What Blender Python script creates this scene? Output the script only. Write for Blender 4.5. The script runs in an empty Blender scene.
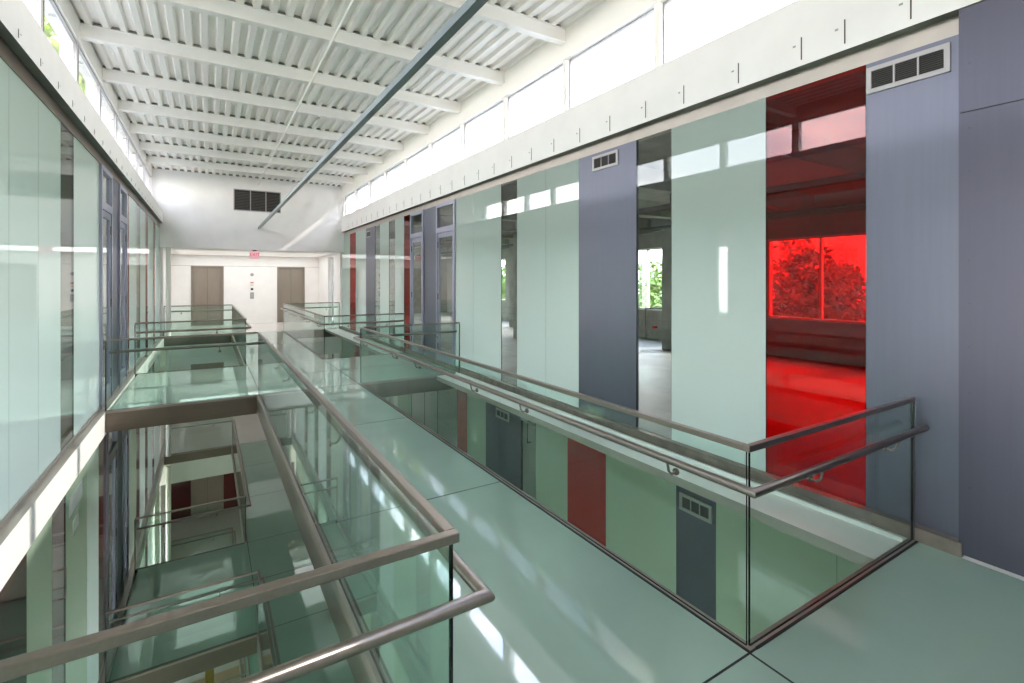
import bpy, bmesh, math, random
from mathutils import Vector
random.seed(7)
sc = bpy.context.scene
C = bpy.data.collections.new('atrium'); sc.collection.children.link(C)
R = math.radians

# ------------------------------------------------------------------ measured layout (metres)
EYE = 1.941
XW, XL, XE, XR = -1.30, 0.72, 2.43, 4.48       # left wall edge, walkway edges, right wall edge
GL, GR = -1.40, 4.56                            # glazing planes
Y0, Y1, Y2, Y3, YE, YB = 1.56, 9.37, 12.77, 20.55, 25.04, -3.2
ST = 4.05                                       # storey height
ZF = 3.848                                      # underside of the white fascia
_XL, _XE, _Y0, _Y1, _Y2, _Y3 = XL, XE, Y0, Y1, Y2, Y3
XA, XB = -7.5, 12.6                             # outer walls
GROUND = -3 * ST
YU, ZR, XC = 20.1, 5.65, -1.58                   # upper far wall, roof deck height, left high-window plane

# ------------------------------------------------------------------ materials
def lin(c):
    return tuple(((v / 255) / 12.92 if v / 255 <= .04045 else (((v / 255) + .055) / 1.055) ** 2.4) for v in c) + (1,)
def mat(name, rgb, rough=.5, metal=0., spec=.5, noise=0., scale=8., bump=0., stretch=(1, 1, 1), coat=0.):
    m = bpy.data.materials.new(name); m.use_nodes = True
    n, l = m.node_tree.nodes, m.node_tree.links
    p = n['Principled BSDF']; col = lin(rgb)
    p.inputs['Base Color'].default_value = col
    p.inputs['Roughness'].default_value = rough
    p.inputs['Metallic'].default_value = metal
    p.inputs['Specular IOR Level'].default_value = spec
    if coat:
        p.inputs['Coat Weight'].default_value = coat; p.inputs['Coat Roughness'].default_value = .02
    if noise or bump:
        tc = n.new('ShaderNodeTexCoord'); mp = n.new('ShaderNodeMapping'); tx = n.new('ShaderNodeTexNoise')
        mp.inputs['Scale'].default_value = stretch; tx.inputs['Scale'].default_value = scale; tx.inputs['Detail'].default_value = 4
        l.new(tc.outputs['Object'], mp.inputs['Vector']); l.new(mp.outputs[0], tx.inputs['Vector'])
        if noise:
            r = n.new('ShaderNodeMapRange'); r.inputs['From Min'].default_value = .3; r.inputs['From Max'].default_value = .7
            r.inputs['To Min'].default_value = 1 - noise; r.inputs['To Max'].default_value = 1 + noise * .6
            mx = n.new('ShaderNodeVectorMath'); mx.operation = 'SCALE'; mx.inputs[0].default_value = col[:3]
            l.new(tx.outputs['Fac'], r.inputs['Value']); l.new(r.outputs[0], mx.inputs['Scale']); l.new(mx.outputs[0], p.inputs['Base Color'])
        if bump:
            b = n.new('ShaderNodeBump'); b.inputs['Strength'].default_value = bump; b.inputs['Distance'].default_value = .01
            l.new(tx.outputs['Fac'], b.inputs['Height']); l.new(b.outputs[0], p.inputs['Normal'])
    return m
def glass(name, tint, ior=1.45, rough=0.):
    m = bpy.data.materials.new(name); m.use_nodes = True
    n, l = m.node_tree.nodes, m.node_tree.links; n.clear()
    o = n.new('ShaderNodeOutputMaterial'); mx = n.new('ShaderNodeMixShader'); fr = n.new('ShaderNodeFresnel')
    g = n.new('ShaderNodeBsdfGlossy'); t = n.new('ShaderNodeBsdfTransparent')
    # outward-facing and inward-facing sides reflect alike (a thin pane)
    ge = n.new('ShaderNodeNewGeometry'); mi = n.new('ShaderNodeMapRange')
    mi.inputs['To Min'].default_value = ior; mi.inputs['To Max'].default_value = 1 / ior
    l.new(ge.outputs['Backfacing'], mi.inputs['Value']); l.new(mi.outputs[0], fr.inputs['IOR'])
    g.inputs['Roughness'].default_value = rough; t.inputs['Color'].default_value = tuple(tint) + (1,)
    l.new(fr.outputs[0], mx.inputs['Fac'])
    l.new(t.outputs[0], mx.inputs[1]); l.new(g.outputs[0], mx.inputs[2]); l.new(mx.outputs[0], o.inputs['Surface'])
    return m
def frosted(name, rgb, tr=.55):
    m = bpy.data.materials.new(name); m.use_nodes = True
    n, l = m.node_tree.nodes, m.node_tree.links; n.clear()
    o = n.new('ShaderNodeOutputMaterial'); a = n.new('ShaderNodeMixShader'); b = n.new('ShaderNodeMixShader'); fr = n.new('ShaderNodeFresnel')
    d = n.new('ShaderNodeBsdfDiffuse'); t = n.new('ShaderNodeBsdfTranslucent'); g = n.new('ShaderNodeBsdfGlossy')
    d.inputs['Color'].default_value = lin(rgb); t.inputs['Color'].default_value = lin(rgb)
    g.inputs['Roughness'].default_value = .0; fr.inputs['IOR'].default_value = 1.65; a.inputs['Fac'].default_value = tr
    l.new(d.outputs[0], a.inputs[1]); l.new(t.outputs[0], a.inputs[2]); l.new(fr.outputs[0], b.inputs['Fac'])
    l.new(a.outputs[0], b.inputs[1]); l.new(g.outputs[0], b.inputs[2]); l.new(b.outputs[0], o.inputs['Surface'])
    return m
def emit(name, rgb, s):
    m = mat(name, rgb, .5); p = m.node_tree.nodes['Principled BSDF']
    p.inputs['Emission Color'].default_value = lin(rgb); p.inputs['Emission Strength'].default_value = s
    return m

M = dict(
    white=mat('white_paint', (243, 240, 237), .55, noise=.03, scale=3),
    steelwhite=mat('white_steel_paint', (250, 246, 240), .4),
    deck=mat('deck_paint', (252, 247, 241), .42),
    floorglass=mat('green_floor_glass', (160, 184, 170), .03, spec=.85, noise=.05, scale=1.6, bump=.002),
    lobby=mat('pale_terrazzo', (205, 200, 194), .25, noise=.05, scale=30),
    concrete=mat('concrete_floor', (178, 172, 164), .5, noise=.12, scale=2.2),
    rawwall=mat('raw_concrete_wall', (150, 150, 140), .8, noise=.2, scale=3),
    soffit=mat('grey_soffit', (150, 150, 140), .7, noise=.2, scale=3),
    bronze=mat('brushed_bronze_steel', (120, 108, 98), .32, metal=.85, noise=.1, scale=60, stretch=(.05, .05, 1)),
    steel=mat('brushed_stainless', (150, 140, 132), .34, metal=1., noise=.06, scale=80),
    trim=mat('pale_steel_trim', (182, 174, 165), .4, metal=.55, noise=.06, scale=5),
    gasket=mat('black_gasket', (26, 24, 24), .6),
    edge=mat('dark_glass_edge', (10, 26, 24), .12),
    frost=frosted('frosted_green_glass', (210, 227, 221)),
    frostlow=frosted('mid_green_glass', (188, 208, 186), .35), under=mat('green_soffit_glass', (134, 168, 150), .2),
    lavender=mat('lavender_metal', (108, 110, 124), .36, metal=.5, noise=.03, scale=40, stretch=(1, 1, .03)),
    charcoal=mat('charcoal_metal', (86, 85, 98), .38, metal=.5, noise=.03, scale=40, stretch=(1, 1, .03)),
    frame=mat('lilac_grey_frame', (164, 164, 182), .35, metal=.5),
    vent=mat('vent_frame', (168, 164, 164), .4, metal=.3),
    dark=mat('dark_void', (38, 36, 34), .7),
    redsolid=mat('red_lacquer', (158, 16, 22), .25, coat=.6),
    reddark=mat('dark_red_lacquer', (84, 8, 12), .3, coat=.5), brown=mat('brown_glass', (66, 34, 32), .2, coat=.8),
    basebd=mat('baseboard_steel', (146, 134, 124), .4, metal=.5, noise=.25, scale=6), lip=mat('edge_lip_steel', (158, 146, 138), .5, metal=.5),
    elev=mat('brushed_elevator_steel', (158, 146, 134), .4, metal=.45, noise=.08, scale=50, stretch=(1, 1, .03)),
    galv=mat('galvanised_tube', (140, 150, 152), .4, metal=.5),
    tan=mat('tan_floor', (176, 150, 112), .4, noise=.08, scale=4),
    yellow=mat('yellow_paint', (226, 196, 60), .5),
    pipe=mat('dark_pipe', (70, 66, 62), .5),
    clear=glass('clear_glass', (.93, .97, .95)),
    pane=glass('window_glass', (.985, .985, .985)),
    guard=glass('railing_glass', (.905, .97, .945), 1.42),
    redglass=glass('red_glass', (.82, .042, .04), 1.5),
    leaf=mat('leaves', (92, 120, 44), .6, noise=.5, scale=1.2),
    leaf2=mat('bright_leaves', (150, 170, 66), .6, noise=.4, scale=1.2),
    bark=mat('bark', (92, 76, 60), .9, noise=.3, scale=6),
    grass=mat('grass_ground', (98, 116, 70), .9, noise=.3, scale=.2),
    tower=mat('pale_tower', (206, 200, 192), .7), towerwin=mat('tower_window', (96, 112, 126), .2),
    paper=mat('paper', (232, 232, 222), .6), redink=mat('red_ink', (214, 40, 60), .5),
    lens=emit('fill_glow', (255, 252, 246), .08), exitface=emit('exit_face', (255, 190, 200), .12),  # lens: faint glow of the added lobby fill panels
)

# ------------------------------------------------------------------ mesh helpers
class MB:
    def __init__(s): s.v, s.f, s.m = [], [], []
    def box(s, x0, x1, y0, y1, z0, z1, mi=0):
        x0, x1 = sorted((x0, x1)); y0, y1 = sorted((y0, y1)); z0, z1 = sorted((z0, z1))
        b = len(s.v)
        s.v += [(x0, y0, z0), (x1, y0, z0), (x1, y1, z0), (x0, y1, z0), (x0, y0, z1), (x1, y0, z1), (x1, y1, z1), (x0, y1, z1)]
        s.f += [tuple(b + i for i in q) for q in ((0, 3, 2, 1), (4, 5, 6, 7), (0, 1, 5, 4), (1, 2, 6, 5), (2, 3, 7, 6), (3, 0, 4, 7))]
        s.m += [mi] * 6 if isinstance(mi, int) else list(mi)   # order: bottom, top, -y, +x, +y, -x
        return s
    def tube(s, pts, r, n=12, mi=0, caps=True):
        pts = [Vector(p) for p in pts]; rings = []
        up = Vector((0, 0, 1))
        for i, p in enumerate(pts):
            a = (p - pts[i - 1]).normalized() if i else None
            c = (pts[i + 1] - p).normalized() if i < len(pts) - 1 else None
            t = ((a or c) + (c or a)).normalized()
            k = 1 / max(.35, (t.dot(a) if a else 1))
            sd = t.cross(up)
            if sd.length < .05: sd = t.cross(Vector((1, 0, 0)))
            sd.normalize(); u = sd.cross(t).normalized()
            # widen across the mitre
            w = []
            for j in range(n):
                an = 2 * math.pi * j / n
                w.append(p + sd * math.cos(an) * r * (k if abs(t.z) < .3 else 1) + u * math.sin(an) * r)
            rings.append(w)
        b = len(s.v)
        for w in rings: s.v += [tuple(q) for q in w]
        for i in range(len(rings) - 1):
            for j in range(n):
                s.f.append((b + i * n + j, b + i * n + (j + 1) % n, b + (i + 1) * n + (j + 1) % n, b + (i + 1) * n + j)); s.m.append(mi)
        if caps:
            s.f.append(tuple(b + j for j in range(n))[::-1]); s.f.append(tuple(b + (len(rings) - 1) * n + j for j in range(n))); s.m += [mi, mi]
        return s
    def build(s, name, mats, parent=None, bevel=0, smooth=False):
        me = bpy.data.meshes.new(name); me.from_pydata(s.v, [], s.f)
        for m in (mats if isinstance(mats, (list, tuple)) else [mats]): me.materials.append(m)
        for p, i in zip(me.polygons, s.m): p.material_index = i; p.use_smooth = smooth
        bm = bmesh.new(); bm.from_mesh(me); bmesh.ops.recalc_face_normals(bm, faces=bm.faces); bm.to_mesh(me); bm.free()
        o = bpy.data.objects.new(name, me); C.objects.link(o)
        if parent:
            o.parent = parent; o.matrix_parent_inverse = Matrix_inv(parent)
        if bevel:
            b = o.modifiers.new('bevel', 'BEVEL'); b.width = bevel; b.segments = 2; b.limit_method = 'ANGLE'
        if smooth:
            me.set_sharp_from_angle(angle=R(40))
        return o
def Matrix_inv(p):
    from mathutils import Matrix
    t = p
    T = Matrix.Translation(Vector(p.location)) @ p.rotation_euler.to_matrix().to_4x4()
    if p.parent: T = Matrix.Translation(Vector(p.parent.location)) @ T if False else T
    return T.inverted()
def tag(o, label, cat, group=None, kind=None):
    o['label'] = label; o['category'] = cat
    if group: o['group'] = group
    if kind: o['kind'] = kind
    return o
def empty(name, loc, label, cat, group=None):
    e = bpy.data.objects.new(name, None); e.location = loc; e.empty_display_size = .1; C.objects.link(e)
    return tag(e, label, cat, group)
def struct(o, label=None):
    o['kind'] = 'structure'
    if label: o['label'] = label
    return o
ORD = ['nearest', 'second', 'third', 'fourth', 'fifth', 'sixth', 'seventh', 'eighth', 'ninth', 'tenth', 'eleventh', 'twelfth',
       'thirteenth', 'fourteenth', 'fifteenth', 'sixteenth', 'seventeenth', 'eighteenth', 'nineteenth', 'twentieth',
       'twenty-first', 'twenty-second', 'twenty-third', 'twenty-fourth']
FLOORNAME = {0: 'top floor', -1: 'floor below', -2: 'floor two below', -3: 'ground floor'}

# ------------------------------------------------------------------ floor plates
SL = .34      # slab / fascia depth
BF = .31
def floor_plate(lv):
    z = lv * ST; e_ = .028
    XL, XE, Y0, Y1, Y2, Y3 = _XL - e_, _XE + e_, _Y0 + e_, _Y1 - e_, _Y2 + e_, _Y3 - e_
    f = MB()
    if lv > -3:
        f.box(XL + .06, XE - .06, YB, Y3, z - .10, z)                     # the long walkway
        for a, b in ((YB, Y0 - .05), (Y1 + .05, Y2 - .05)):
            f.box(XW + .05, XL + .06, a, b, z - .10, z); f.box(XE - .06, XR, a, b, z - .10, z)
        o = struct(f.build('floor', M['floorglass']), 'green glass floor of the walkway and bridges, ' + FLOORNAME[lv])
        j = MB(); w = .006
        for y in (-1.0, 4.10, 6.72, Y1 + .05, 11.05, Y2 - .05, 15.4, 18.0, Y3):
            xa, xb = (XW + .06, XR) if Y1 < y < Y2 else (XL + .06, XE - .06)
            j.box(xa, xb, y - w, y + w, z - .02, z + .0008)
        j.box(XW, XR, Y0 - .056 - w, Y0 - .056 + w, z - .02, z + .0008)
        for x in (XL + .06, XE - .06):
            j.box(x - w, x + w, YB, Y0 - .06, z - .02, z + .0008); j.box(x - w, x + w, Y1 + .06, Y2 - .06, z - .02, z + .0008)
        j.build('floor_joint', M['gasket'], o)
        # steel edge angle around each void (light top lip) and the deep brown beams under it
        t = MB(); bz = MB(); gk = MB()
        for a, b in ((Y0, Y1), (Y2, Y3)):
            for x, sx in ((XL, 1), (XE, -1)):
                t.box(x, x + sx * .05, a - .05, b + .05, z - .07, z + .004)
                bz.box(x + sx * .006, x + sx * .05, a - .05, b + .05, z - BF, z - .07)
                gk.box(x + sx * .05, x + sx * .064, a - .05, b + .05, z - .06, z + .006)
            for xa, xb in ((XW, XL), (XE, XR)):
                t.box(xa, xb, a - .05, a, z - .07, z + .004); bz.box(xa, xb, a - .05, a - .006, z - BF, z - .07)
                gk.box(xa, xb, a - .064, a - .05, z - .06, z + .006)
                t.box(xa, xb, b, b + .05, z - .03, z + .004); bz.box(xa, xb, b + .006, b + .05, z - BF, z - .03)
                gk.box(xa, xb, b + .05, b + .064, z - .06, z + .006)
        struct(t.build('trim_1', M['lip']), 'steel lip around the voids, ' + FLOORNAME[lv])
        struct(bz.build('trim_2', M['bronze']), 'brown steel edge beams of the voids, ' + FLOORNAME[lv])
        struct(gk.build('trim_3', M['gasket']), 'black joint along the glass railings, ' + FLOORNAME[lv])
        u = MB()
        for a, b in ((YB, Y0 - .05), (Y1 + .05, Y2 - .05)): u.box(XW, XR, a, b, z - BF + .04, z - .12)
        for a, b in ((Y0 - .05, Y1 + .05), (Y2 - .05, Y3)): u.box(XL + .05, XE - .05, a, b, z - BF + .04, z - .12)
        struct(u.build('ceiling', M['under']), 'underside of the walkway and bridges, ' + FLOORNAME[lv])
        # left edge: brown ledge + white fascia, right edge: broad pale ledge
        l = MB(); l.box(XW, GL - .06, YB, Y3 + .4, z - SL, z - .002, (0, 1, 0, 0, 0, 0))
        struct(l.build('trim_4', [M['steelwhite'], M['trim']]), 'white edge beam under the left glass wall, ' + FLOORNAME[lv])
        r = MB()
        for a, b in ((Y0, Y1), (Y2, Y3)):
            r.box(3.95, XR + .02, a, b, z - .09, z - .004, (0, 0, 1, 1, 1, 1))
            r.box(XR - .10, XR - .085, a, b, z - .01, z + .03, 0)
        r.box(XR + .02, GR + .2, YB, Y3, z - SL, z - .002)
        struct(r.build('trim_5', [M['white'], M['trim']]), 'broad pale ledge under the right glass wall, ' + FLOORNAME[lv])
    # lobby, side room slabs
    s = MB(); s.box(GL - .06, XR + .1, Y3 + .05, YE + 3, z - BF, z)
    struct(s.build('floor', M['lobby']), 'pale lobby floor in front of the elevators, ' + FLOORNAME[lv])
    s = MB(); s.box(GR + .2, XB, YB, YE + 3, z - .3, z)
    struct(s.build('floor', [M['concrete']]), 'bare concrete floor of the right-hand rooms, ' + FLOORNAME[lv])
    s = MB(); s.box(XA, GL - .16, YB, YE + 3, z - .3, z)
    struct(s.build('floor', [M['concrete']]), 'bare concrete floor of the left-hand rooms, ' + FLOORNAME[lv])
    # baseboards
    if lv > -3:
        b = MB(); b.box(XR, XR + .1, 1.28, Y3, z, z + .10)
        struct(b.build('baseboard_right', M['basebd']), 'steel baseboard under the right wall panels, ' + FLOORNAME[lv])
        b = MB(); b.box(GL + .02, GL - .06, YB, Y3, z, z + .04)
        struct(b.build('baseboard_left', M['trim']), 'steel baseboard under the left wall panels, ' + FLOORNAME[lv])
for lv in (0, -1, -2, -3): floor_plate(lv)
g = MB(); g.box(XW - .2, XR + .1, YB, Y3 + .05, GROUND - .3, GROUND)
struct(g.build('floor', M['tan']), 'tan floor at the bottom of the atrium')

# ------------------------------------------------------------------ glass railings
def railing(side, a, b, lv, label):
    z = lv * ST
    if side == 'L': xo, xw, sg = XL, XW, 1
    else: xo, xw, sg = XE, XR, -1
    e = empty('glass_railing', (xo, (a + b) / 2, z), label, 'railing', 'glass railings around the floor openings')
    xg, ya, yb = xo, a, b
    gt = .006
    def pane(x0, x1, y0, y1, ea=1, eb=1):
        m = MB()
        if abs(x1 - x0) < .02: m.box(x0, x1, y0, y1, z + .005, z + 1.035, (1, 1, ea, 0, eb, 0))
        else: m.box(x0, x1, y0, y1, z + .005, z + 1.035, (1, 1, 0, 1, 0, 1))
        m.build('glass_panel', [M['guard'], M['edge']], e)
    ys = [ya + (yb - ya) * k / 3 for k in range(4)]
    for k in range(3): pane(xg - gt, xg + gt, ys[k] + .009, ys[k + 1] - .005, int(k == 0), int(k == 2))
    nx = 1
    pane(min(xg, xw) + .009, max(xg, xw) - .012, ya - gt, ya + gt)
    pane(min(xg, xw) + .009, max(xg, xw) - .012, yb - gt, yb + gt)
    c = MB(); h, w = .034, .019
    zc = z + 1.036
    c.box(xg - w, xg + w, ya + w, yb - w, zc, zc + h)
    xa_, xb_ = (xw, xg + w) if side == 'L' else (xg - w, xw)
    c.box(xa_, xb_, ya - w, ya + w, zc, zc + h); c.box(xa_, xb_, yb - w, yb + w, zc, zc + h)
    c.build('cap_rail', M['steel'], e, bevel=.004)
    # slim upright channel where the glass meets the wall
    for y in (ya, yb):
        p = MB(); p.box(xw - .008, xw + .008, y - .012, y + .012, z + .006, z + 1.035); p.build('wall_channel', M['pipe'], e)
    # handrail on the floor side
    hz = z + .865; d = .085; xi = xg + sg * d; yn, yf = ya - d, yb + d
    end = xw - .04 if side == 'L' else xw - .03
    if side == 'L': end = xw + .03
    h = MB().tube([(end, yn, hz), (xi, yn, hz), (xi, yf, hz), (end, yf, hz)], .023, 14)
    h.build('handrail', M['steel'], e, smooth=True)
    def bracket(x, y, dx, dy):
        m = MB(); zz = hz - .085
        # dx,dy points from the glass to the rail
        m.tube([(x + dx * .004, y + dy * .004, zz), (x + dx * .016, y + dy * .016, zz)], .022, 12)
        m.tube([(x + dx * .016, y + dy * .016, zz), (x + dx * .05, y + dy * .05, zz - .006), (x + dx * .075, y + dy * .075, zz + .018),
                (x + dx * d, y + dy * d, hz - .015)], .008, 8)
        m.build('bracket', M['steel'], e, smooth=True)
    for k in range(3):
        for y in (ys[k] + .46, ys[k + 1] - .5): bracket(xg + sg * gt, y, sg, 0)
    for t in ((.28, .76)):
        x = xg + (xw - xg) * t
        bracket(x, ya - gt, 0, -1); bracket(x, yb + gt, 0, 1)
    return e
railing('L', Y0, Y1, 0, 'glass railing with steel handrail round the near left floor opening, top floor')
railing('R', Y0, Y1, 0, 'glass railing with steel handrail round the near right floor opening, top floor')
railing('L', Y2, Y3, 0, 'glass railing round the far left floor opening, before the elevators, top floor')
railing('R', Y2, Y3, 0, 'glass railing round the far right floor opening, top floor')
railing('L', Y0, Y1, -1, 'glass railing round the near left opening, one floor below the camera')
railing('L', Y2, Y3, -1, 'glass railing round the far left opening, one floor below the camera')
railing('L', Y2, Y3, -2, 'glass railing round the far left opening, two floors below the camera')
railing('R', Y0, Y1, -1, 'glass railing round the near right opening, one floor below the camera')

# ------------------------------------------------------------------ wall panels
KIND = dict(
    F=('frosted_glass_panel', 'frost', 'frosted pale green glass'), f=('frosted_glass_panel', 'frostlow', 'frosted mid green glass'),
    C=('clear_glass_panel', 'clear', 'clear glass'), R=('red_glass_panel', 'redglass', 'transparent red glass'),
    r=('lacquered_wall_panel', 'redsolid', 'glossy dark red'), b=('lacquered_wall_panel', 'brown', 'dark brown'), L=('metal_panel', 'lavender', 'lavender grey metal'), G=('metal_panel', 'charcoal', 'dark grey metal'))
def panels(side, lv, spec, wallname, notes={}):
    z = lv * ST; gp = GR if side == 'R' else GL; sg = 1 if side == 'R' else -1
    for i, (y0, y1, k) in enumerate(spec):
        if side == 'R': y0, y1 = (y0 * 1.0133 if y0 > 1.31 else y0), (y1 * 1.0133 if y1 > 1.31 else y1)
        nm, mt, ds = KIND[k]
        if k == 'G' and lv == 0 and side == 'R' and i < 1:
            z0, z1, x0 = z + .02, z + ZF - .002, XR + .015
        else: z0, z1, x0 = z + .10 if side == 'R' else z + .04, z + 3.70, gp
        m = MB(); g = .0015
        fa = 0 if k in 'LGrb' else (1, 1, 1, 0, 1, 0) if k in 'CR' else (1, 1, 1, 2, 1, 0) if side == 'R' else (1, 1, 1, 0, 1, 2)
        m.box(x0, gp + sg * (.012 if k in 'FfCR' else .04), y0 + g, y1 - g, z0, z1, fa)
        mats = [M[mt], M['edge'], M['clear']] if k in 'FfCR' else M[mt]
        o = m.build(nm, mats)
        lab = notes.get(i) or '%s panel, %s from the camera along the %s' % (ds, ORD[i], wallname)
        tag(o, lab, 'panel', wallname + ' panels')
        if k == 'G' and lv == 0 and side == 'R' and i < 1:
            s = MB(); s.box(x0 - .001, x0 + .002, y0 + .01, y1 - .01, 3.112, 3.119); s.build('panel_seam', M['dark'], o)
            for zz in (3.45, 3.0, 2.70, 2.08, 1.78, 1.48, 1.16, .5):
                s = MB().tube([(x0 - .003, y1 - .06, zz), (x0 + .002, y1 - .06, zz)], .006, 8)
                s.build('screw_head', M['pipe'], o)
# upper right wall, near to far
UR = [(-3.2, 1.30, 'G'), (1.30, 1.875, 'L'), (1.875, 2.71, 'R'), (2.71, 3.83, 'F'), (3.83, 4.37, 'C'), (4.37, 5.48, 'L'), (5.48, 6.29, 'F'), (6.29, 7.14, 'F'),
      (7.14, 7.67, 'C'), (7.67, 8.78, 'F'), (8.78, 9.60, 'F'), (10.61, 11.42, 'L'), (12.33, 12.87, 'R'), (12.87, 13.63, 'F'), (13.63, 14.17, 'C'), (14.17, 15.06, 'F'),
      (15.06, 15.6, 'C'), (15.6, 16.65, 'L'), (16.65, 17.3, 'F'), (17.3, 18.0, 'F'), (18.0, 18.85, 'R'), (18.85, 19.6, 'F'), (19.6, 20.2, 'F')]
panels('R', 0, UR, 'upper right wall', {
    0: 'tall charcoal metal sheet with a row of screws, at the right edge of the photo',
    1: 'lavender grey metal panel under the long louvred vent, right of the big red pane',
    2: 'large transparent red glass pane with trees and towers seen through it',
    3: 'wide frosted green glass panel just left of the big red pane',
    4: 'narrow clear pane between the wide frosted panel and the blue grey metal panel',
    5: 'blue grey metal panel under the small vent, right wall',
    8: 'narrow clear pane between two pairs of frosted panels, right wall',
    11: 'lavender grey metal panel between the two glazed doors, right wall',
    12: 'narrow bright red glass pane beside the far glazed door, right wall',
    17: 'far lavender metal panel with a tiny vent at its top, right wall',
    20: 'most distant narrow dark red glass pane, right wall'})
UL = [(3.0, 4.6, 'F'), (4.6, 5.62, 'F'), (5.62, 6.44, 'F'), (6.44, 7.28, 'F'), (7.28, 7.90, 'C'), (7.90, 9.55, 'F'), (10.55, 11.35, 'L'), (12.32, 12.8, 'R'), (12.8, 14.0, 'F'),
      (14.0, 14.7, 'C'), (14.7, 15.9, 'F'), (15.9, 16.5, 'R'), (16.5, 18.0, 'F'), (18.0, 18.6, 'R'), (18.6, 20.3, 'F')]
panels('L', 0, UL, 'upper left wall', {4: 'narrow clear pane between frosted panels, left wall at eye level',
    5: 'wide frosted green glass panel just before the left-hand doors', 6: 'lavender grey metal panel between the two left-hand doors'})
LR = [(1.31, 2.09, 'f'), (2.09, 3.25, 'f'), (3.25, 3.76, 'G'), (3.76, 4.92, 'f'), (4.92, 5.74, 'r'), (5.74, 6.57, 'f'), (7.01, 7.55, 'G'), (7.55, 8.25, 'G'), (8.25, 9.05, 'f'),
      (9.05, 9.53, 'r'), (9.53, 10.6, 'C'), (10.6, 11.4, 'C'), (11.4, 12.3, 'C'), (12.3, 13.4, 'f'), (13.4, 14.1, 'C'), (14.1, 15.6, 'f'), (15.6, 16.4, 'G'), (16.4, 17.6, 'f'), (17.6, 18.2, 'r'), (18.2, 20.2, 'f')]
panels('R', -1, LR, 'right wall one floor down', {2: 'dark grey metal panel with a small vent, below the ledge on the right',
    4: 'glossy red panel seen through the right railing, one floor down', 9: 'narrow dark red panel under the ledge, one floor down on the right'})
LL = [(3.2, 4.6, 'b'), (4.6, 6.08, 'b'), (6.08, 6.93, 'f'), (7.50, 8.66, 'f'), (8.66, 9.5, 'F'), (9.5, 10.1, 'r'), (11.1, 11.8, 'L'), (12.5, 13.2, 'f'), (13.2, 14.0, 'f'), (14.0, 14.6, 'r'),
      (14.6, 15.8, 'F'), (15.8, 16.4, 'r'), (16.4, 17.7, 'F'), (17.7, 18.3, 'r'), (18.3, 20.3, 'F')]
panels('L', -1, LL, 'left wall one floor down')
L2 = [(7.0, 8.6, 'f'), (8.6, 9.5, 'F'), (9.5, 10.1, 'r'), (10.1, 11.8, 'f'), (11.8, 12.6, 'L'), (12.6, 14.0, 'F'), (14.0, 14.6, 'r'), (14.6, 15.8, 'F'), (15.8, 16.4, 'r'), (16.4, 18.3, 'F'), (18.3, 20.3, 'f')]
panels('L', -2, L2, 'left wall two floors down')
m = MB(); m.box(GR, GR + .02, YB, Y3, -2 * ST + .1, -2 * ST + 3.7)
struct(m.build('wall_right', M['frostlow']), 'green glass wall on the right, two floors down')
m = MB(); m.box(GR, GR + .02, YB, Y3, -3 * ST, -3 * ST + 3.7); m.box(GL, GL - .02, YB, Y3, -3 * ST, -3 * ST + 3.7)
struct(m.build('wall_right', M['frostlow']), 'green glass walls on the ground floor')

# ------------------------------------------------------------------ rails above the panels, fascias
for lv in (0, -1, -2):
    z = lv * ST
    m = MB(); m.box(GR + .012, GR + .10, YB if lv else 1.30, Y3, z + 3.70, z + 3.80); m.box(GR + .03, GR + .12, YB, Y3, z + 3.80, z + ZF + .01)
    struct(m.build('trim_6', M['trim']), 'steel head rail above the right wall panels, ' + FLOORNAME[lv])
    m = MB(); m.box(GL + .012, GL - .10, YB, Y3, z + 3.70, z + ZF + .01, 0)
    struct(m.build('trim_7', M['bronze']), 'brown head rail above the left wall panels, ' + FLOORNAME[lv])
def fascia(side, x0, x1, z1, z0=ZF):
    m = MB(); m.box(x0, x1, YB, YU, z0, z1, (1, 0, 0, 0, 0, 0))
    if side == 'left': m.box(XC, XC - .22, YB, YU, z1 - .001, 4.68)
    o = struct(m.build('wall_' + side, [M['white'], M['soffit']]), 'white band between the wall panels and the high windows, %s side' % side)
    xs = x0
    ys = ([1.0, 1.57, 2.02, 2.37, 2.98, 3.64, 4.2] if side == 'right' else [2.6, 3.2, 3.8, 4.4]) + [4.82 + .615 * q for q in range(24)]
    for y in ys:
        dz = 3.90 if side == 'right' else ZF + .04
        hh = .20 if side == 'right' else .07
        d = .003 if side == 'right' else -.003
        s = MB(); s.box(xs - d, xs + d, y - .005, y + .005, dz, dz + hh)
        s.box(xs - d, xs + d, y + .05, y + .075, dz + hh * .66, dz + hh * .74, 1)
        s.build('joint_slot', [M['pipe'], M['vent']], o)
    return o
fascia('right', XR, GR + .25, 4.45)
fascia('left', XW, GL - .25, 4.24)
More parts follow.
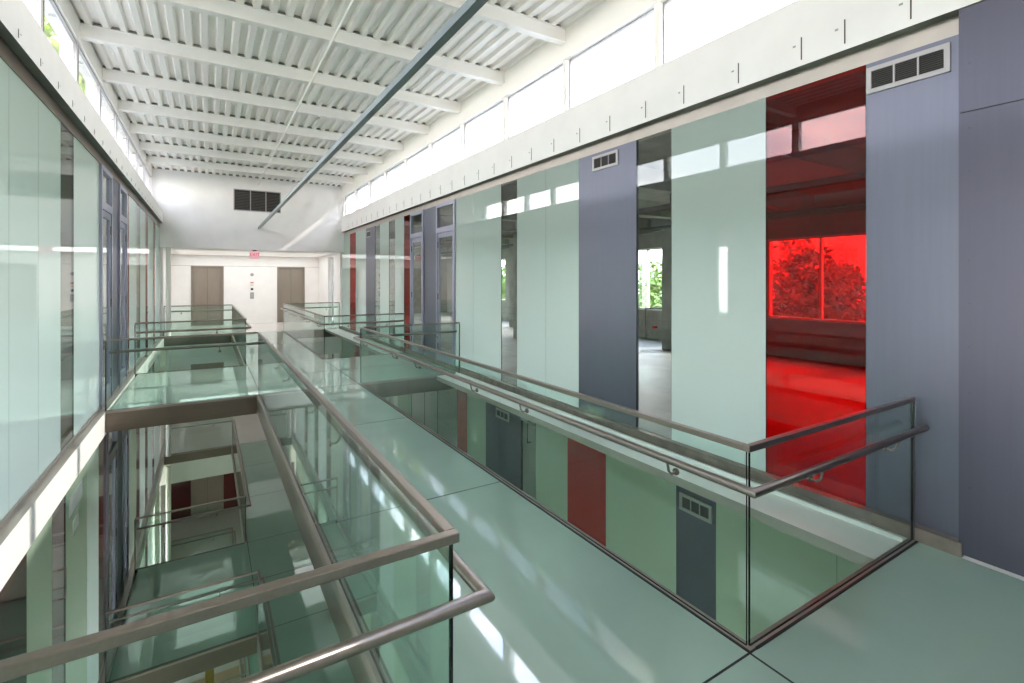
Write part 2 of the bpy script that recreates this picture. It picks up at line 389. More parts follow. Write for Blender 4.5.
# closing walls above/behind rooms' roofs are the roofs themselves
# ------------------------------------------------------------------ clerestory windows
BAY = 1.765; BY0 = 4.05 - 4 * BAY
def clerestory(side):
    if side == 'right': xa, xb, z0, z1, zt = XR + .03, GR + .16, 4.45, 5.22, ZR + .04
    else: xa, xb, z0, z1, zt = XC - .02, XC - .22, 4.68, 5.36, ZR + .04
    h = MB(); h.box(XR if side == 'right' else XC, xb, YB, YU, z1, zt)
    struct(h.build('trim_8', M['steelwhite']), 'white header beam above the %s high windows' % side)
    n = 0
    for i in range(14):
        y0 = BY0 + i * BAY; y1 = y0 + BAY
        if y0 > YU: break
        y1 = min(y1, YU)
        if y1 - y0 < .1: break
        n += 1
        xm0, xm1 = min(xa, xb), max(xa, xb)
        mu = MB(); mu.box(xm0, xm1 - .02, y0 - .045, y0 + .045, z0, z1)
        o = struct(mu.build('window_%d' % n if side == 'right' else 'window_%d' % (n + 20), M['steelwhite']),
                   'high window bay %s side, %s from the near end' % (side, ORD[n - 1]))
        fr = MB(); a, b, w = y0 + .045, y1 - .045, .022; xf = xm0 + .05
        if side == 'left': xf = xm1 - .05
        fr.box(xf, xf + .04, a, a + w, z0, z1); fr.box(xf, xf + .04, b - w, b, z0, z1)
        fr.box(xf, xf + .04, a + w, b - w, z0, z0 + w); fr.box(xf, xf + .04, a + w, b - w, z1 - w, z1)
        fr.build('window_frame', M['vent'], o)
        pn = MB(); pn.box(xf + .016, xf + .022, a + w, b - w, z0 + w, z1 - w); pn.build('window_pane', M['pane'], o)
clerestory('right'); clerestory('left')

# ------------------------------------------------------------------ roof: beams and ribbed deck
SLOPE = 0
def zr(x): return ZR
ang = math.atan(SLOPE)
nb = 0
for i in range(14):
    y = BY0 + i * BAY
    if y > YU - .3 or y < -3: continue
    m = MB(); dpt, fl, t = .20, .065, .012
    def sl(m, y0, y1, za, zb, xa=XC, xb=XR):
        b = len(m.v)
        m.v += [(xa, y0, zr(xa) + za), (xb, y0, zr(xb) + za), (xb, y1, zr(xb) + za), (xa, y1, zr(xa) + za),
                (xa, y0, zr(xa) + zb), (xb, y0, zr(xb) + zb), (xb, y1, zr(xb) + zb), (xa, y1, zr(xa) + zb)]
        m.f += [tuple(b + k for k in q) for q in ((0, 3, 2, 1), (4, 5, 6, 7), (0, 1, 5, 4), (1, 2, 6, 5), (2, 3, 7, 6), (3, 0, 4, 7))]; m.m += [0] * 6
    sl(m, y - fl, y + fl, -t, 0); sl(m, y - fl, y + fl, -dpt, -dpt + t); sl(m, y - .045, y + .045, -dpt + t, -t)
    o = m.build('roof_beam', M['steelwhite'])
    tag(o, 'white steel roof beam, %s from the camera under the ribbed ceiling' % ORD[nb], 'beam', 'white roof beams'); nb += 1
dk = MB(); P = .205; x = XC - .15
prof = []
while x < XR + .3:
    prof += [(x, 0), (x + .075, 0), (x + .10, .055), (x + .18, .055)]; x += P
n = len(prof)
for yy in (YB, YU + .05):
    for (px, dz) in prof: dk.v.append((px, yy, zr(px) + dz))
for k in range(n - 1): dk.f.append((k, k + 1, n + k + 1, n + k)); dk.m.append(0)
deck_o = struct(dk.build('ceiling', M['deck']), 'white ribbed metal roof deck')
for yq in [BY0 + i * BAY for i in range(1, 14) if BY0 + i * BAY < YU - .3] + [YU - .03]:
    q = MB(); q.box(XC, XR, yq - .03, yq + .03, ZR + .002, ZR + .054); q.build('flute_shade', M['soffit'], deck_o)  # dark filler painting the shade inside the open flute ends
rf = MB(); b0 = [(XC - .35, ZR), (XR + .4, ZR)]
rf.v = [(b0[0][0], YB - .2, b0[0][1] + .10), (b0[1][0], YB - .2, b0[1][1] + .10), (b0[1][0], Y3 + .3, b0[1][1] + .10), (b0[0][0], Y3 + .3, b0[0][1] + .10)]
rf.v += [(a, b, c + .12) for a, b, c in rf.v]; rf.f = [(0, 3, 2, 1), (4, 5, 6, 7), (0, 1, 5, 4), (1, 2, 6, 5), (2, 3, 7, 6), (3, 0, 4, 7)]; rf.m = [0] * 6
struct(rf.build('ceiling', M['soffit']), 'roof above the deck')
# galvanised tube and conduit running along the atrium
m = MB(); m.box(1.52, 1.59, YB, YU, 3.81, 3.88); o = m.build('steel_tube', M['galv'])
tag(o, 'long grey square steel tube running overhead from the camera to the far wall', 'tube')
w = MB(); w.tube([(1.555, YU - .03, 3.845), (1.555, YU - .002, 3.845)], .085, 14); w.build('wall_flange', M['steelwhite'], o)


m = MB().tube([(1.53, YB + .1, zr(1.53) - .225), (1.53, YU - .6, zr(1.53) - .225), (1.53, YU - .01, zr(1.53) - .225)], .018, 8)
tag(m.build('ceiling_conduit', M['steelwhite'], smooth=True), 'thin white conduit clipped under the roof beams', 'conduit')

# ------------------------------------------------------------------ far end: upper wall, lobbies, elevators
m = MB(); m.box(XC - .22, XR + .32, YU, YU + .2, 3.05, ZR + .02); 
far = struct(m.build('wall_far', M['white']), 'white upper wall above the elevator lobby')
lv_ = empty('wall_louvre', (1.55, YU, 4.9), 'dark three-part louvre high on the white far wall', 'louvre')
fr = MB(); x0, x1, z0, z1 = .78, 2.25, 4.47, 5.18
fr.box(x0 - .03, x1 + .03, YU - .02, YU + .0, z0 - .03, z0); fr.box(x0 - .03, x1 + .03, YU - .02, YU, z1, z1 + .03)
for x in (x0 - .03, x0 + .49, x0 + .99, x1): fr.box(x, x + .03, YU - .02, YU, z0, z1)
fr.build('louvre_frame', M['vent'], lv_)
for k in range(3):
    a = x0 + (.0, .52, 1.02)[k]; b = x0 + (.49, .99, 1.5)[k]
    s = MB(); s.box(a, b, YU - .004, YU - .001, z0, z1)
    for q in range(12): s.box(a, b, YU - .014, YU - .004, z0 + .01 + q * .055, z0 + .03 + q * .055, 1)
    s.build('louvre_blade', [M['dark'], M['pipe']], lv_)
def lobby(lv):
    z = lv * ST; c = z + 3.05
    w = MB(); doors = ((-.65, .56), (2.69, 3.88)); H = 2.57
    xs = [XW - .3, doors[0][0], doors[0][1], doors[1][0], doors[1][1], XR + .2]
    red = lv == -2
    w.box(xs[0], xs[1], YE, YE + .2, z, c); w.box(xs[2], xs[3], YE, YE + .2, z, c); w.box(xs[4], xs[5], YE, YE + .2, z, c)
    for a, b in doors: w.box(a, b, YE, YE + .2, z + H, c)
    o = struct(w.build('wall_far', M['reddark'] if red else M['white']), 'elevator wall, ' + FLOORNAME[lv])
    if not red:
        g = MB(); g.box(xs[0], xs[-1], YE - .002, YE + .002, z + H - .004, z + H + .008); g.build('reveal_line', M['soffit'], o)
    if lv > -3:
        cl = MB(); cl.box(XW - .3, XR + .2, (YU + .2 if lv == 0 else Y3 + .05), YE + .2, c, c + .1); struct(cl.build('ceiling', M['white']), 'lobby ceiling, ' + FLOORNAME[lv])
        if lv < 0:
            cl = MB(); cl.box(XW - .3, XR + .2, Y3, Y3 + .05, c, z + ST - BF); struct(cl.build('wall_far', M['white']), 'white band over the lobby, ' + FLOORNAME[lv])
    sd = MB(); sd.box(XW - .3, XW - .12, Y3 + .3, YE, z, c)
    struct(sd.build('wall_left', M['white']), 'left side wall of the lobby, ' + FLOORNAME[lv])
    sd = MB(); sd.box(XR + .03, XR + .2, Y3 + .05, 21.7, z, c); sd.box(XR + .03, XR + .2, 22.9, YE, z, c); sd.box(XR + .03, XR + .2, 21.7, 22.9, z + 2.95, c)
    struct(sd.build('wall_right', M['white']), 'right side wall of the lobby, ' + FLOORNAME[lv])
    for k, (a, b) in enumerate(doors):
        e = empty('elevator_door', ((a + b) / 2, YE, z), '%s brushed steel elevator door, %s' % (('left', 'right')[k], FLOORNAME[lv]), 'elevator door', 'elevator doors')
        f = MB(); t = .06
        f.box(a, a + t, YE - .02, YE + .12, z, z + H); f.box(b - t, b, YE - .02, YE + .12, z, z + H); f.box(a + t, b - t, YE - .02, YE + .12, z + H - t, z + H)
        f.build('door_frame', M['elev'], e, bevel=.004)
        mid = (a + b) / 2
        for p, q in ((a + t, mid - .003), (mid + .003, b - t)):
            l = MB(); l.box(p, q, YE + .08, YE + .11, z + .005, z + H - t); l.build('door_leaf', M['elev'], e, bevel=.003)
        bk = MB(); bk.box(a, b, YE + .19, YE + .2, z, z + H); bk.build('door_backing', M['dark'], e)
for lv in (0, -1, -2, -3): lobby(lv)
# signs and call plates between the elevators
def plate(name, x, z0, z1, w, mt, label, cat):
    m = MB(); m.box(x - w / 2, x + w / 2, YE - .012, YE, z0, z1)
    return tag(m.build(name, M[mt], bevel=.002), label, cat)
xs_ = 1.66
e = plate('call_panel', xs_, 1.12, 1.40, .15, 'vent', 'steel elevator call panel between the two elevator doors', 'panel')
for zz in (1.2, 1.3):
    m = MB().tube([(xs_, YE - .018, zz), (xs_, YE - .012, zz)], .018, 10); m.build('call_button', M['white'], e)
e = plate('key_switch', xs_, 1.50, 1.60, .10, 'pipe', 'small dark key switch above the call panel', 'switch')
e = plate('fire_notice', xs_, 1.68, 1.90, .17, 'paper', 'white notice with red marks between the elevator doors', 'notice')
m = MB(); m.box(xs_ - .06, xs_ + .06, YE - .014, YE - .012, 1.82, 1.86); m.box(xs_ - .05, xs_ + .02, YE - .014, YE - .012, 1.72, 1.74); m.build('red_print', M['redink'], e)
m = MB().tube([(xs_, YE - .02, 2.2), (xs_, YE, 2.2)], .07, 16)
tag(m.build('hall_lantern', M['vent'], smooth=True), 'small round grey indicator above the fire notice', 'indicator')
# exit sign
e = empty('exit_sign', (1.425, YU + .1, 3.05), 'red and white exit sign hanging below the white far wall', 'exit sign')
m = MB(); m.box(1.36, 1.49, YU + .06, YU + .14, 3.01, 3.05); m.build('canopy', M['dark'], e)
m = MB(); m.box(1.27, 1.58, YU + .08, YU + .115, 2.74, 3.01); m.build('sign_plate', M['exitface'], e, bevel=.003)
cu = bpy.data.curves.new('EXIT', 'FONT'); cu.body = 'EXIT'; cu.size = .165; cu.align_x = 'CENTER'; cu.align_y = 'CENTER'; cu.extrude = .002
tmp = bpy.data.objects.new('t', cu); C.objects.link(tmp)
me = bpy.data.meshes.new_from_object(tmp.evaluated_get(bpy.context.evaluated_depsgraph_get())); bpy.data.objects.remove(tmp)
me.materials.clear(); me.materials.append(M['redink'])
t = bpy.data.objects.new('exit_lettering', me); C.objects.link(t); t.location = (0, -.024, -.175); t.rotation_euler = (R(90), 0, 0); t.parent = e
# columns at the end of the glass walls
for lv in (0, -1, -2):
    m = MB().tube([(-1.17, Y3 - .12, lv * ST + (0 if lv else 0)), (-1.17, Y3 - .12, lv * ST + 3.7)], .075, 16)
    tag(m.build('round_column', M['steelwhite'], smooth=True), 'slender round white column by the left end of the far lobby, ' + FLOORNAME[lv], 'column', 'white lobby columns')
m = MB(); m.box(XR + .03, XR + .2, Y3 - .02, Y3 + .05, 0, 3.84); m.box(XW - .02, XW - .2, Y3 - .25, Y3 + .3, 0, 3.84)
struct(m.build('trim_9', M['white']), 'white returns at the far ends of the glass walls')

# ------------------------------------------------------------------ vents, doors
def vent(yc, w, h, z1, label, x=GR, slats=9, cells=3):
    yc *= 1.0133
    e = empty('vent_grille', (x - .012, yc, z1 - h / 2), label, 'vent', 'vents in the right wall')
    f = MB(); t = .035; a, b = yc - w / 2, yc + w / 2; z0 = z1 - h; xo = x - .016
    f.box(xo, x, a, b, z1 - t, z1); f.box(xo, x, a, b, z0, z0 + t); f.box(xo, x, a, a + t, z0 + t, z1 - t); f.box(xo, x, b - t, b, z0 + t, z1 - t)
    iw = (w - 2 * t) / cells
    for k in range(1, cells): f.box(xo, x, a + t + iw * k - .006, a + t + iw * k + .006, z0 + t, z1 - t)
    f.build('vent_frame', M['vent'], e)
    s = MB(); s.box(x - .003, x - .001, a + t, b - t, z0 + t, z1 - t)
    st = (h - 2 * t) / slats
    for k in range(slats): s.box(x - .011, x - .003, a + t, b - t, z0 + t + st * k + st * .12, z0 + t + st * k + st * .42, 1)
    s.build('vent_slats', [M['dark'], M['pipe']], e)
vent(1.605, .53, .21, 3.66, 'long white louvred vent at the top of the lavender panel, upper right')
vent(4.93, .50, .20, 3.655, 'small vent at the top of the blue grey metal panel, mid right wall')
vent(16.3, .5, .22, 3.6, 'tiny distant vent at the top of the far lavender panel')
vent(3.50, .42, .19, -.46, 'small vent on the dark grey panel below the right-hand ledge')
vent(7.62, .46, .17, -.42, 'small vent on the double grey panels one floor down')
def door(n, side, y0, y1, lv, label, handle_low=True):
    z = lv * ST; gp, sg = (GR, 1) if side == 'R' else (GL, -1)
    if side == 'R': y0, y1 = y0 * 1.0133, y1 * 1.0133
    xa, xb = gp - sg * .03, gp + sg * .05; t = .075
    f = MB(); f.box(xa, xb, y0, y0 + t, z, z + 3.70); f.box(xa, xb, y1 - t, y1, z, z + 3.70)
    f.box(xa, xb, y0 + t, y1 - t, z + 3.63, z + 3.70); f.box(xa, xb, y0 + t, y1 - t, z + 3.04, z + 3.16)
    o = struct(f.build('door_%d' % n, M['frame']), label)
    p = MB(); p.box(gp + sg * .008, gp + sg * .014, y0 + t, y1 - t, z + 3.16, z + 3.63); p.build('transom_pane', M['clear'], o)
    l = MB(); a, b = y0 + t + .004, y1 - t - .004; s = .07; xl0, xl1 = gp - sg * .012, gp + sg * .03
    l.box(xl0, xl1, a, a + s, z + .02, z + 3.03); l.box(xl0, xl1, b - s, b, z + .02, z + 3.03)
    l.box(xl0, xl1, a + s, b - s, z + .02, z + .25); l.box(xl0, xl1, a + s, b - s, z + 2.93, z + 3.03)
    lf = l.build('door_leaf', M['frame'], o)
    p = MB(); p.box(gp + sg * .006, gp + sg * .012, a + s, b - s, z + .25, z + 2.93); p.build('door_pane', M['clear'], o)
    h = MB(); xh = gp - sg * .06; yh = a + .035
    h.tube([(gp - sg * .012, yh, z + .95), (xh, yh, z + .95), (xh, yh, z + 1.25), (gp - sg * .012, yh, z + 1.25)], .011, 8); h.build('handle', M['steel'], o, smooth=True)
    h = MB()
    for zz in (.35, 1.5, 2.7): h.box(gp - sg * .022, gp - sg * .012, b - .03, b + .03, z + zz, z + zz + .14)
    h.build('hinge', M['pipe'], o)
door(1, 'R', 9.60, 10.61, 0, 'nearer glazed door in the right wall')
door(2, 'R', 11.42, 12.33, 0, 'farther glazed door in the right wall')
door(3, 'L', 9.56, 10.55, 0, 'nearer glazed door in the left wall')
door(4, 'L', 11.35, 12.30, 0, 'farther glazed door in the left wall')
door(5, 'L', 10.1, 11.1, -1, 'glazed door in the left wall one floor down')
door(6, 'L', 11.8, 12.5, -1, 'second glazed door in the left wall one floor down')
def glassdoor(n, side, y0, y1, lv, yh, label, pale=False):
    z = lv * ST; gp, sg = (GR, 1) if side == 'R' else (GL, -1)
    if side == 'R': y0, y1, yh = y0 * 1.0133, y1 * 1.0133, yh * 1.0133
    m = MB(); m.box(gp, gp + sg * .012, y0 + .004, y1 - .004, z + .05, z + 3.69, (1, 1, 1, 0, 1, 0)); o = struct(m.build('door_%d' % n, [M['clear'], M['edge']]), label)
    for zz in (z + .05, z + 3.60):
        c = MB(); c.box(gp - sg * .012, gp + sg * .02, y0 + .004, y1 - .004, zz, zz + .09); c.build('door_rail', M['steel'], o)
    za, zb = (z + 2.5, z + 2.82) if side == 'L' else (z + 3.3, z + 3.66)
    h = MB(); xh = gp - sg * .06
    h.tube([(gp, yh, za), (xh, yh, za), (xh, yh, zb), (gp, yh, zb)], .014, 8); h.build('handle', M['steel' if side == 'L' else 'pipe'], o, smooth=True)
glassdoor(7, 'R', 6.57, 7.01, -1, 6.72, 'clear glass door with dark handle one floor down on the right')
glassdoor(8, 'L', 6.93, 7.50, -1, 7.19, 'clear glass door with steel handle one floor down on the left')
for k, (a, b, z0, z1, lb) in enumerate(((7.66, 8.36, -.86, -.64, 'wide blurred white notice stuck on the green glass, lower left'), (7.86, 8.16, -1.14, -.98, 'small white notice below the wide one on the green glass'))):
    m = MB(); m.box(GL + .0005, GL + .004, a, b, z0, z1); o = tag(m.build('paper_notice', M['paper']), lb, 'notice')

# ------------------------------------------------------------------ side rooms
def wall_openings(name, x0, x1, ya, yb, z, top, opens, sill, head, mt, label):
    m = MB(); m.box(x0, x1, ya, yb, z, z + sill); m.box(x0, x1, ya, yb, z + head, z + top)
    y = ya
    for a, b in opens: m.box(x0, x1, y, a, z + sill, z + head); y = b
    m.box(x0, x1, y, yb, z + sill, z + head)
    return struct(m.build(name, M[mt]), label)
opR = [(-.62, 2.02), (2.6, 4.5), (4.87, 7.51), (7.95, 9.6), (10.36, 13.0), (13.5, 15.4), (15.85, 18.5), (18.9, 20.5), (20.9, 23.5)]
opL = [(-2, .6), (1.4, 4.2), (5.0, 8.0), (9.0, 12.0), (13, 16), (17, 20)]
n = 50
for lv in (0, -1):
    z = lv * ST
    wall_openings('wall_right', XB - .1, XB + .2, YB, YE + 3, z, ST - .3 if lv else 4.0, opR, .95, 3.02, 'rawwall', 'outer wall of the right-hand rooms, ' + FLOORNAME[lv])
    wall_openings('wall_left', XA - .2, XA + .1, YB, YE + 3, z, ST - .3 if lv else 4.0, opL, .6, 3.3, 'rawwall', 'outer wall of the left-hand rooms, ' + FLOORNAME[lv])
    for side, ops, xw_, s_, h_ in (('right', opR, XB, .95, 3.02), ('left', opL, XA, .6, 3.3)):
        for a, b in ops:
            if lv < 0 and side == 'right' and (a < 1 or a > 17): pass
            n += 1; f = MB(); t = .06; mid = (a + b) / 2
            for y in (a, mid - t / 2, b - t): f.box(xw_ - .06, xw_ + .02, y, y + t, z + s_, z + h_)
            f.box(xw_ - .06, xw_ + .02, a, b, z + s_, z + s_ + t); f.box(xw_ - .06, xw_ + .02, a, b, z + h_ - t, z + h_)
            o = struct(f.build('window_%d' % n, M['steelwhite']), '%s room window, %s' % (side, FLOORNAME[lv]))
            p = MB(); p.box(xw_ - .03, xw_ - .024, a + t, b - t, z + s_ + t, z + h_ - t); p.build('window_pane', M['pane'], o)
    # end walls of the rooms
    m = MB(); ht = z + (ST - .3 if lv else 4.0); m.box(GR + .2, XB, YB, YB + .1, z, ht); m.box(GR + .2, XB, YE + 2.9, YE + 3, z, ht)
    struct(m.build('wall_near', M['rawwall']), 'end walls of the right-hand rooms, ' + FLOORNAME[lv])
    m = MB(); ht = min(ht, 3.96); m.box(XA, GL - .16, YB, YB + .1, z, ht); m.box(XA, GL - .16, YE + 2.9, YE + 3, z, ht)
    struct(m.build('wall_near', M['rawwall']), 'end walls of the left-hand rooms, ' + FLOORNAME[lv])
m = MB(); m.box(GR + .25, XB + .4, YB, YE + 3, 4.0, 4.3); struct(m.build('ceiling', M['soffit']), 'flat roof over the right-hand rooms')
m = MB(); m.box(XA - .4, GL - .25, YB, YE + 3, 3.96, 4.18); struct(m.build('ceiling', M['soffit']), 'flat roof over the left-hand rooms')
e = empty('sun_block', (7.4, 17.5, 4.3), 'pale rooftop box added to narrow the sun, seen through the far high windows on the right', 'sun block')  # added box, cuts the sun on the far wall to a streak
m = MB(); m.box(6.3, 8.5, 13.0, 23.0, 4.3, 6.4); m.build('casing', M['tower'], e, bevel=.02)
for k in range(4):
    m = MB(); m.box(6.27, 6.30, 13.6 + k * 2.4, 15.2 + k * 2.4, 4.9, 5.8); m.build('block_grille', M['soffit'], e)
# things inside the right-hand room: pipes, trusses, columns
for k, (x, y) in enumerate(((11.0, 9.23), (10.9, 17.3), (9.0, 13.9))):
    m = MB(); m.box(x - .2, x + .2, y - .3, y + .3, 0, 4.0)
    tag(m.build('concrete_column', M['rawwall'], bevel=.01), 'raw concrete column in the right-hand room, seen %s' % ('through the clear pane by the wide frosted panel', 'through the far clear pane', 'behind the frosted panels')[k], 'column')
k = 0
for y in (1.2, 3.8, 6.4, 9.0, 11.6, 14.2, 16.8, 19.4):
    m = MB(); m.box(GR + .25, XB - .1, y - .09, y + .09, 3.62, 3.998); m.box(GR + .25, XB - .1, y - .14, y + .14, 3.60, 3.62)
    tag(m.build('room_beam', M['soffit']), 'grey ceiling beam in the right-hand room, %s from the camera' % ORD[k], 'beam', 'grey beams in the right-hand room'); k += 1
for k, (x, zz, r) in enumerate(((7.5, 3.35, .06), (9.2, 3.2, .04), (11.2, 3.4, .05))):
    m = MB().tube([(x, YB + .3, zz), (x, 22, zz)], r, 10)
    for y in (1.2, 6.4, 11.6, 16.8): m.tube([(x, y, zz), (x, y, 3.61)], .012, 6)
    tag(m.build('ceiling_pipe', M['pipe'], smooth=True), 'dark pipe hung under the ceiling of the right-hand room, %s' % ('nearest the glass wall', 'in the middle', 'nearest the windows')[k], 'pipe', 'pipes in the right-hand room')
m = MB().tube([(XB - .2, 11.62, .02), (XB - .2, 11.62, 1.0), (XB - .2, 11.2, 1.05), (XB - .2, 10.6, 1.05)], .03, 8)
tag(m.build('wall_pipe', M['pipe'], smooth=True), 'dark bent pipe below the window behind the clear pane', 'pipe')
m = MB().tube([(XB - .16, 11.2, .42), (XB - .3, 11.2, .42)], .05, 10); tag(m.build('pipe_valve', M['redink'], smooth=True), 'small red valve low on the wall under the window', 'valve')
# room behind the lower right wall: pale partitions
m = MB(); m.box(7.2, 7.3, 6.0, 22, -ST, -.35); struct(m.build('wall_right', M['white']), 'pale partition behind the lower right glass')
# near end wall behind the camera
m = MB(); m.box(XW - .3, XR + .3, YB - .15, YB, GROUND, ZR); struct(m.build('wall_near', M['white']), 'white end wall behind the camera')
# yellow post on the ground floor
m = MB(); m.box(-.1, .15, 19.2, 19.45, GROUND, GROUND + 2.2); tag(m.build('yellow_post', M['yellow'], bevel=.01), 'yellow post standing on the tan ground floor at the bottom of the opening', 'post')

# ------------------------------------------------------------------ fill lights added to brighten the lobbies
for lv in (0, -1, -2, -3):
    z = lv * ST + 3.05
    if lv < -1: continue
    x, y = 1.6, 22.9
    e = empty('fill_panel', (x, y, z), 'broad flat fill light added over the elevator lobby, ' + FLOORNAME[lv], 'fill light', 'lobby fill lights')
    f = MB(); f.box(x - 2.65, x + 2.65, y - 1.85, y + 1.85, z - .012, z); f.build('fill_frame', M['steelwhite'], e)
    f = MB(); f.box(x - 2.6, x + 2.6, y - 1.8, y + 1.8, z - .016, z - .012); f.build('fill_face', M['lens'], e)
    ld = bpy.data.lights.new('lobby_fill', 'AREA'); ld.shape = 'RECTANGLE'; ld.size = 5.2; ld.size_y = 3.6; ld.energy = 32 if lv == 0 else 3; ld.color = (.93, .97, 1)
    lo = bpy.data.objects.new('lobby_fill', ld); lo.location = (x, y, z - .02); C.objects.link(lo); lo.parent = e; lo.matrix_parent_inverse = Matrix_inv(e)

# ------------------------------------------------------------------ outside
m = MB(); m.box(-200, 420, -200, 420, GROUND - 1.2, GROUND - 1.0); struct(m.build('floor', M['grass']), 'ground outside the building')
def tree_mesh(seed, H, Rr, dens=2600, leaf=.34):
    rnd = random.Random(seed)
    cr = MB(); blobs = []
    for k in range(16):
        a = rnd.uniform(0, 6.28); rr = rnd.uniform(0, Rr * .75)
        blobs.append((rr * math.cos(a), rr * math.sin(a), H * rnd.uniform(.45, .88), rnd.uniform(.28, .5) * Rr))
    for i in range(dens):
        bx, by, bz, br = rnd.choice(blobs)
        d = Vector((rnd.gauss(0, 1), rnd.gauss(0, 1), rnd.gauss(0, 1))).normalized() * br * rnd.uniform(.6, 1.0)
        c = Vector((bx, by, bz)) + d
        u = Vector((rnd.gauss(0, 1), rnd.gauss(0, 1), rnd.gauss(0, 1))).normalized(); v = u.cross(Vector((rnd.gauss(0, 1), rnd.gauss(0, 1), rnd.gauss(0, 1)))).normalized()
        s = leaf * rnd.uniform(.6, 1.3); b = len(cr.v)
        cr.v += [tuple(c - u * s), tuple(c + v * s * .5), tuple(c + u * s), tuple(c - v * s * .5)]; cr.f.append((b, b + 1, b + 2, b + 3)); cr.m.append(0)
    tr = MB(); tr.tube([(0, 0, -.5), (.1, 0, H * .3), (0, .1, H * .75)], .28, 8)
    for bx, by, bz, br in blobs[:7]: tr.tube([(.05, .05, H * .35), (bx * .5, by * .5, bz * .8), (bx, by, bz)], .09, 6)
    return cr, tr
protos = {}
def tree(seed, x, y, H, Rr, mt, label, zb=GROUND - 1.0, grp='trees outside the right-hand windows', dens=2600, leaf=.34):
    e = empty('tree', (x, y, zb), label, 'tree', grp)
    key = (seed, H, Rr, mt)
    if key not in protos:
        cr, tr = tree_mesh(seed, H, Rr, dens, leaf)
        a = cr.build('crown', M[mt]); b = tr.build('trunk', M['bark'], smooth=True); protos[key] = (a, b); a.parent = e; b.parent = e
    else:
        for s in protos[key]:
            c = s.copy(); C.objects.link(c); c.parent = e
    return e
spots = [(24, -6 + 9.2 * i) for i in range(7)] + [(31.5, -1.4 + 9.2 * i) for i in range(8)]
for i, (x, y) in enumerate(spots):
    k = i % 3
    tree(k + 3, x, y, (17.2, 16.4, 17.8)[k], (3.6, 3.4, 3.7)[k], ('leaf', 'leaf2', 'leaf')[k],
         '%s leafy tree, %s in the %s row outside the right-hand windows' % (('broad dark', 'bright green', 'tall dark')[k], ORD[i if i < 7 else i - 7], 'front' if i < 7 else 'back'), leaf=.17, dens=7500)
tree(21, -9.5, 42, 35, 5.2, 'leaf2', 'tall yellow green tree seen through the nearest left high window', grp='trees outside the left high windows', dens=5200, leaf=.3)
def tower(x, y, w, d, h, label):
    e = empty('tower_block', (x, y, GROUND - 1), label, 'building', 'distant towers')
    m = MB(); m.box(x - w / 2, x + w / 2, y - d / 2, y + d / 2, GROUND - 1, GROUND - 1 + h); m.box(x - w / 4, x + w / 4, y - d / 4, y + d / 4, GROUND - 1 + h, GROUND + 2 + h)
    m.build('tower_wall', M['tower'], e)
    s = MB(); nz = int(h / 3.4); ny = max(3, int(d / 4))
    for k in range(nz):
        for j in range(ny):
            yy = y - d / 2 + (j + .2) * d / ny
            s.box(x - w / 2 - .1, x - w / 2 + .1, yy, yy + d / ny * .6, GROUND + 1 + k * 3.4, GROUND + 2.9 + k * 3.4)
    nx = max(3, int(w / 4))
    for k in range(nz):
        for j in range(nx):
            xx = x - w / 2 + (j + .2) * w / nx
            s.box(xx, xx + w / nx * .6, y - d / 2 - .1, y - d / 2 + .1, GROUND + 1 + k * 3.4, GROUND + 2.9 + k * 3.4)
    s.build('tower_windows', M['towerwin'], e)
tower(327, 151, 15, 15, 34, 'pale tower block beyond the trees, right half of the red pane')
tower(240, 129, 12, 11, 32, 'pale tower block beyond the trees, left half of the red pane')
tower(231, 210, 12, 12, 27, 'pale tower block seen through the clear pane')

# ------------------------------------------------------------------ sky and sun
w = bpy.data.worlds.new('sky'); sc.world = w; w.use_nodes = True
n, l = w.node_tree.nodes, w.node_tree.links; n.clear()
out = n.new('ShaderNodeOutputWorld'); bg = n.new('ShaderNodeBackground'); tc = n.new('ShaderNodeTexCoord')
sx = n.new('ShaderNodeSeparateXYZ'); l.new(tc.outputs['Generated'], sx.inputs[0])
gr = n.new('ShaderNodeValToRGB'); gr.color_ramp.elements[0].position = .0; gr.color_ramp.elements[0].color = (.93, .91, .88, 1)
gr.color_ramp.elements[1].position = .75; gr.color_ramp.elements[1].color = (.36, .52, .86, 1)
l.new(sx.outputs['Z'], gr.inputs[0])
mp = n.new('ShaderNodeMapping'); mp.inputs['Scale'].default_value = (1, 1, 2.2); l.new(tc.outputs['Generated'], mp.inputs['Vector'])
nz = n.new('ShaderNodeTexNoise'); nz.inputs['Scale'].default_value = 3.2; nz.inputs['Detail'].default_value = 7; nz.inputs['Roughness'].default_value = .56
l.new(mp.outputs[0], nz.inputs['Vector'])
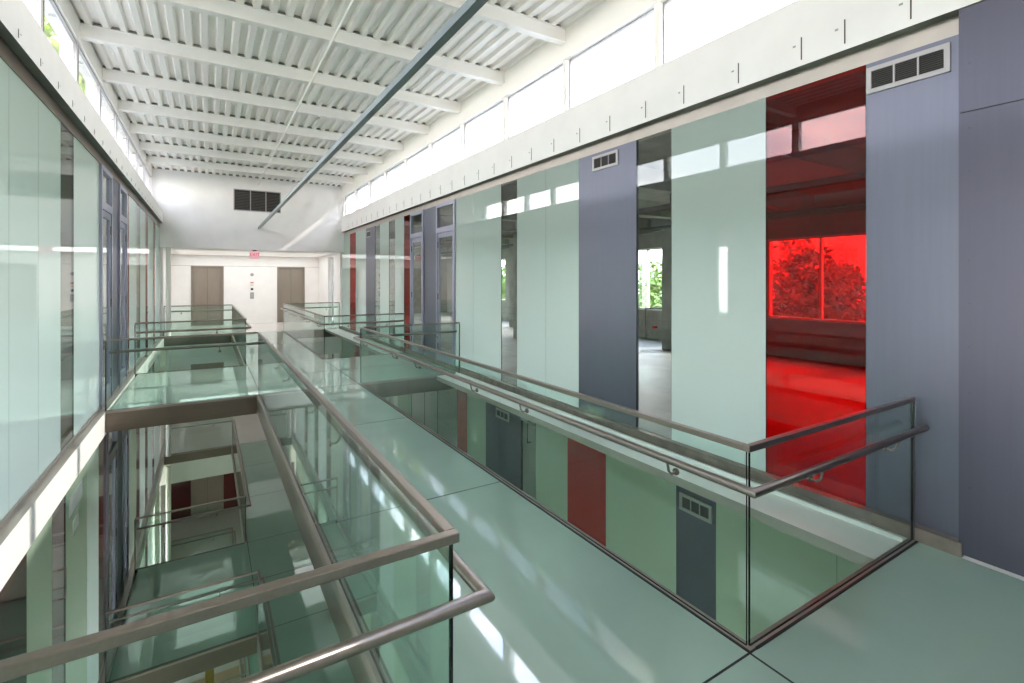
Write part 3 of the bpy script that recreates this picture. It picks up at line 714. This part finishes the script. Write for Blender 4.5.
cr = n.new('ShaderNodeValToRGB'); cr.color_ramp.elements[0].position = .47; cr.color_ramp.elements[0].color = (0, 0, 0, 1); cr.color_ramp.elements[1].position = .66; cr.color_ramp.elements[1].color = (1, 1, 1, 1)
l.new(nz.outputs['Fac'], cr.inputs[0])
mx = n.new('ShaderNodeMix'); mx.data_type = 'RGBA'; mx.inputs['B'].default_value = (1.3, 1.25, 1.2, 1)
l.new(cr.outputs[0], mx.inputs['Factor']); l.new(gr.outputs[0], mx.inputs['A']); l.new(mx.outputs['Result'], bg.inputs['Color'])
bg.inputs['Strength'].default_value = 5.0; l.new(bg.outputs[0], out.inputs['Surface'])
sd = bpy.data.lights.new('sun', 'SUN'); sd.energy = 1.7; sd.angle = R(.8); sd.color = (1, .95, .88)
so = bpy.data.objects.new('sun', sd); C.objects.link(so)
so.rotation_euler = Vector((-1, .30, -.86)).to_track_quat('-Z', 'Y').to_euler()
# daylight portals in the clerestory bands guide the sky light inside
for x, z, h, ry in ((GR + .17, 4.84, .8, R(90)), (XC - .24, 4.99, .56, R(-90))):
    pd = bpy.data.lights.new('sky_portal', 'AREA'); pd.shape = 'RECTANGLE'; pd.size = h; pd.size_y = Y3 - YB; pd.cycles.is_portal = True
    po = bpy.data.objects.new('sky_portal', pd); C.objects.link(po); po.location = (x, (Y3 + YB) / 2, z); po.rotation_euler = (0, ry, 0)

# ------------------------------------------------------------------ camera
cd = bpy.data.cameras.new('camera'); co = bpy.data.objects.new('camera', cd); C.objects.link(co)
co.location = (0, 0, EYE); co.rotation_euler = (R(90), 0, -.5524)
cd.sensor_width = 36; cd.lens = 491.98 / 1024 * 36; cd.shift_y = -(341.5 - 280.44) / 1024; cd.clip_start = .02; cd.clip_end = 1000
sc.camera = co
sc.view_settings.view_transform = 'Standard'; sc.view_settings.look = 'None'; sc.view_settings.gamma = 1; sc.view_settings.use_curve_mapping = False
sc.view_settings.exposure = 1.58
cy = sc.cycles
cy.use_denoising = True; cy.max_bounces = 14; cy.diffuse_bounces = 6; cy.glossy_bounces = 6; cy.transparent_max_bounces = 32
cy.sample_clamp_indirect = 8; cy.caustics_reflective = False; cy.caustics_refractive = False
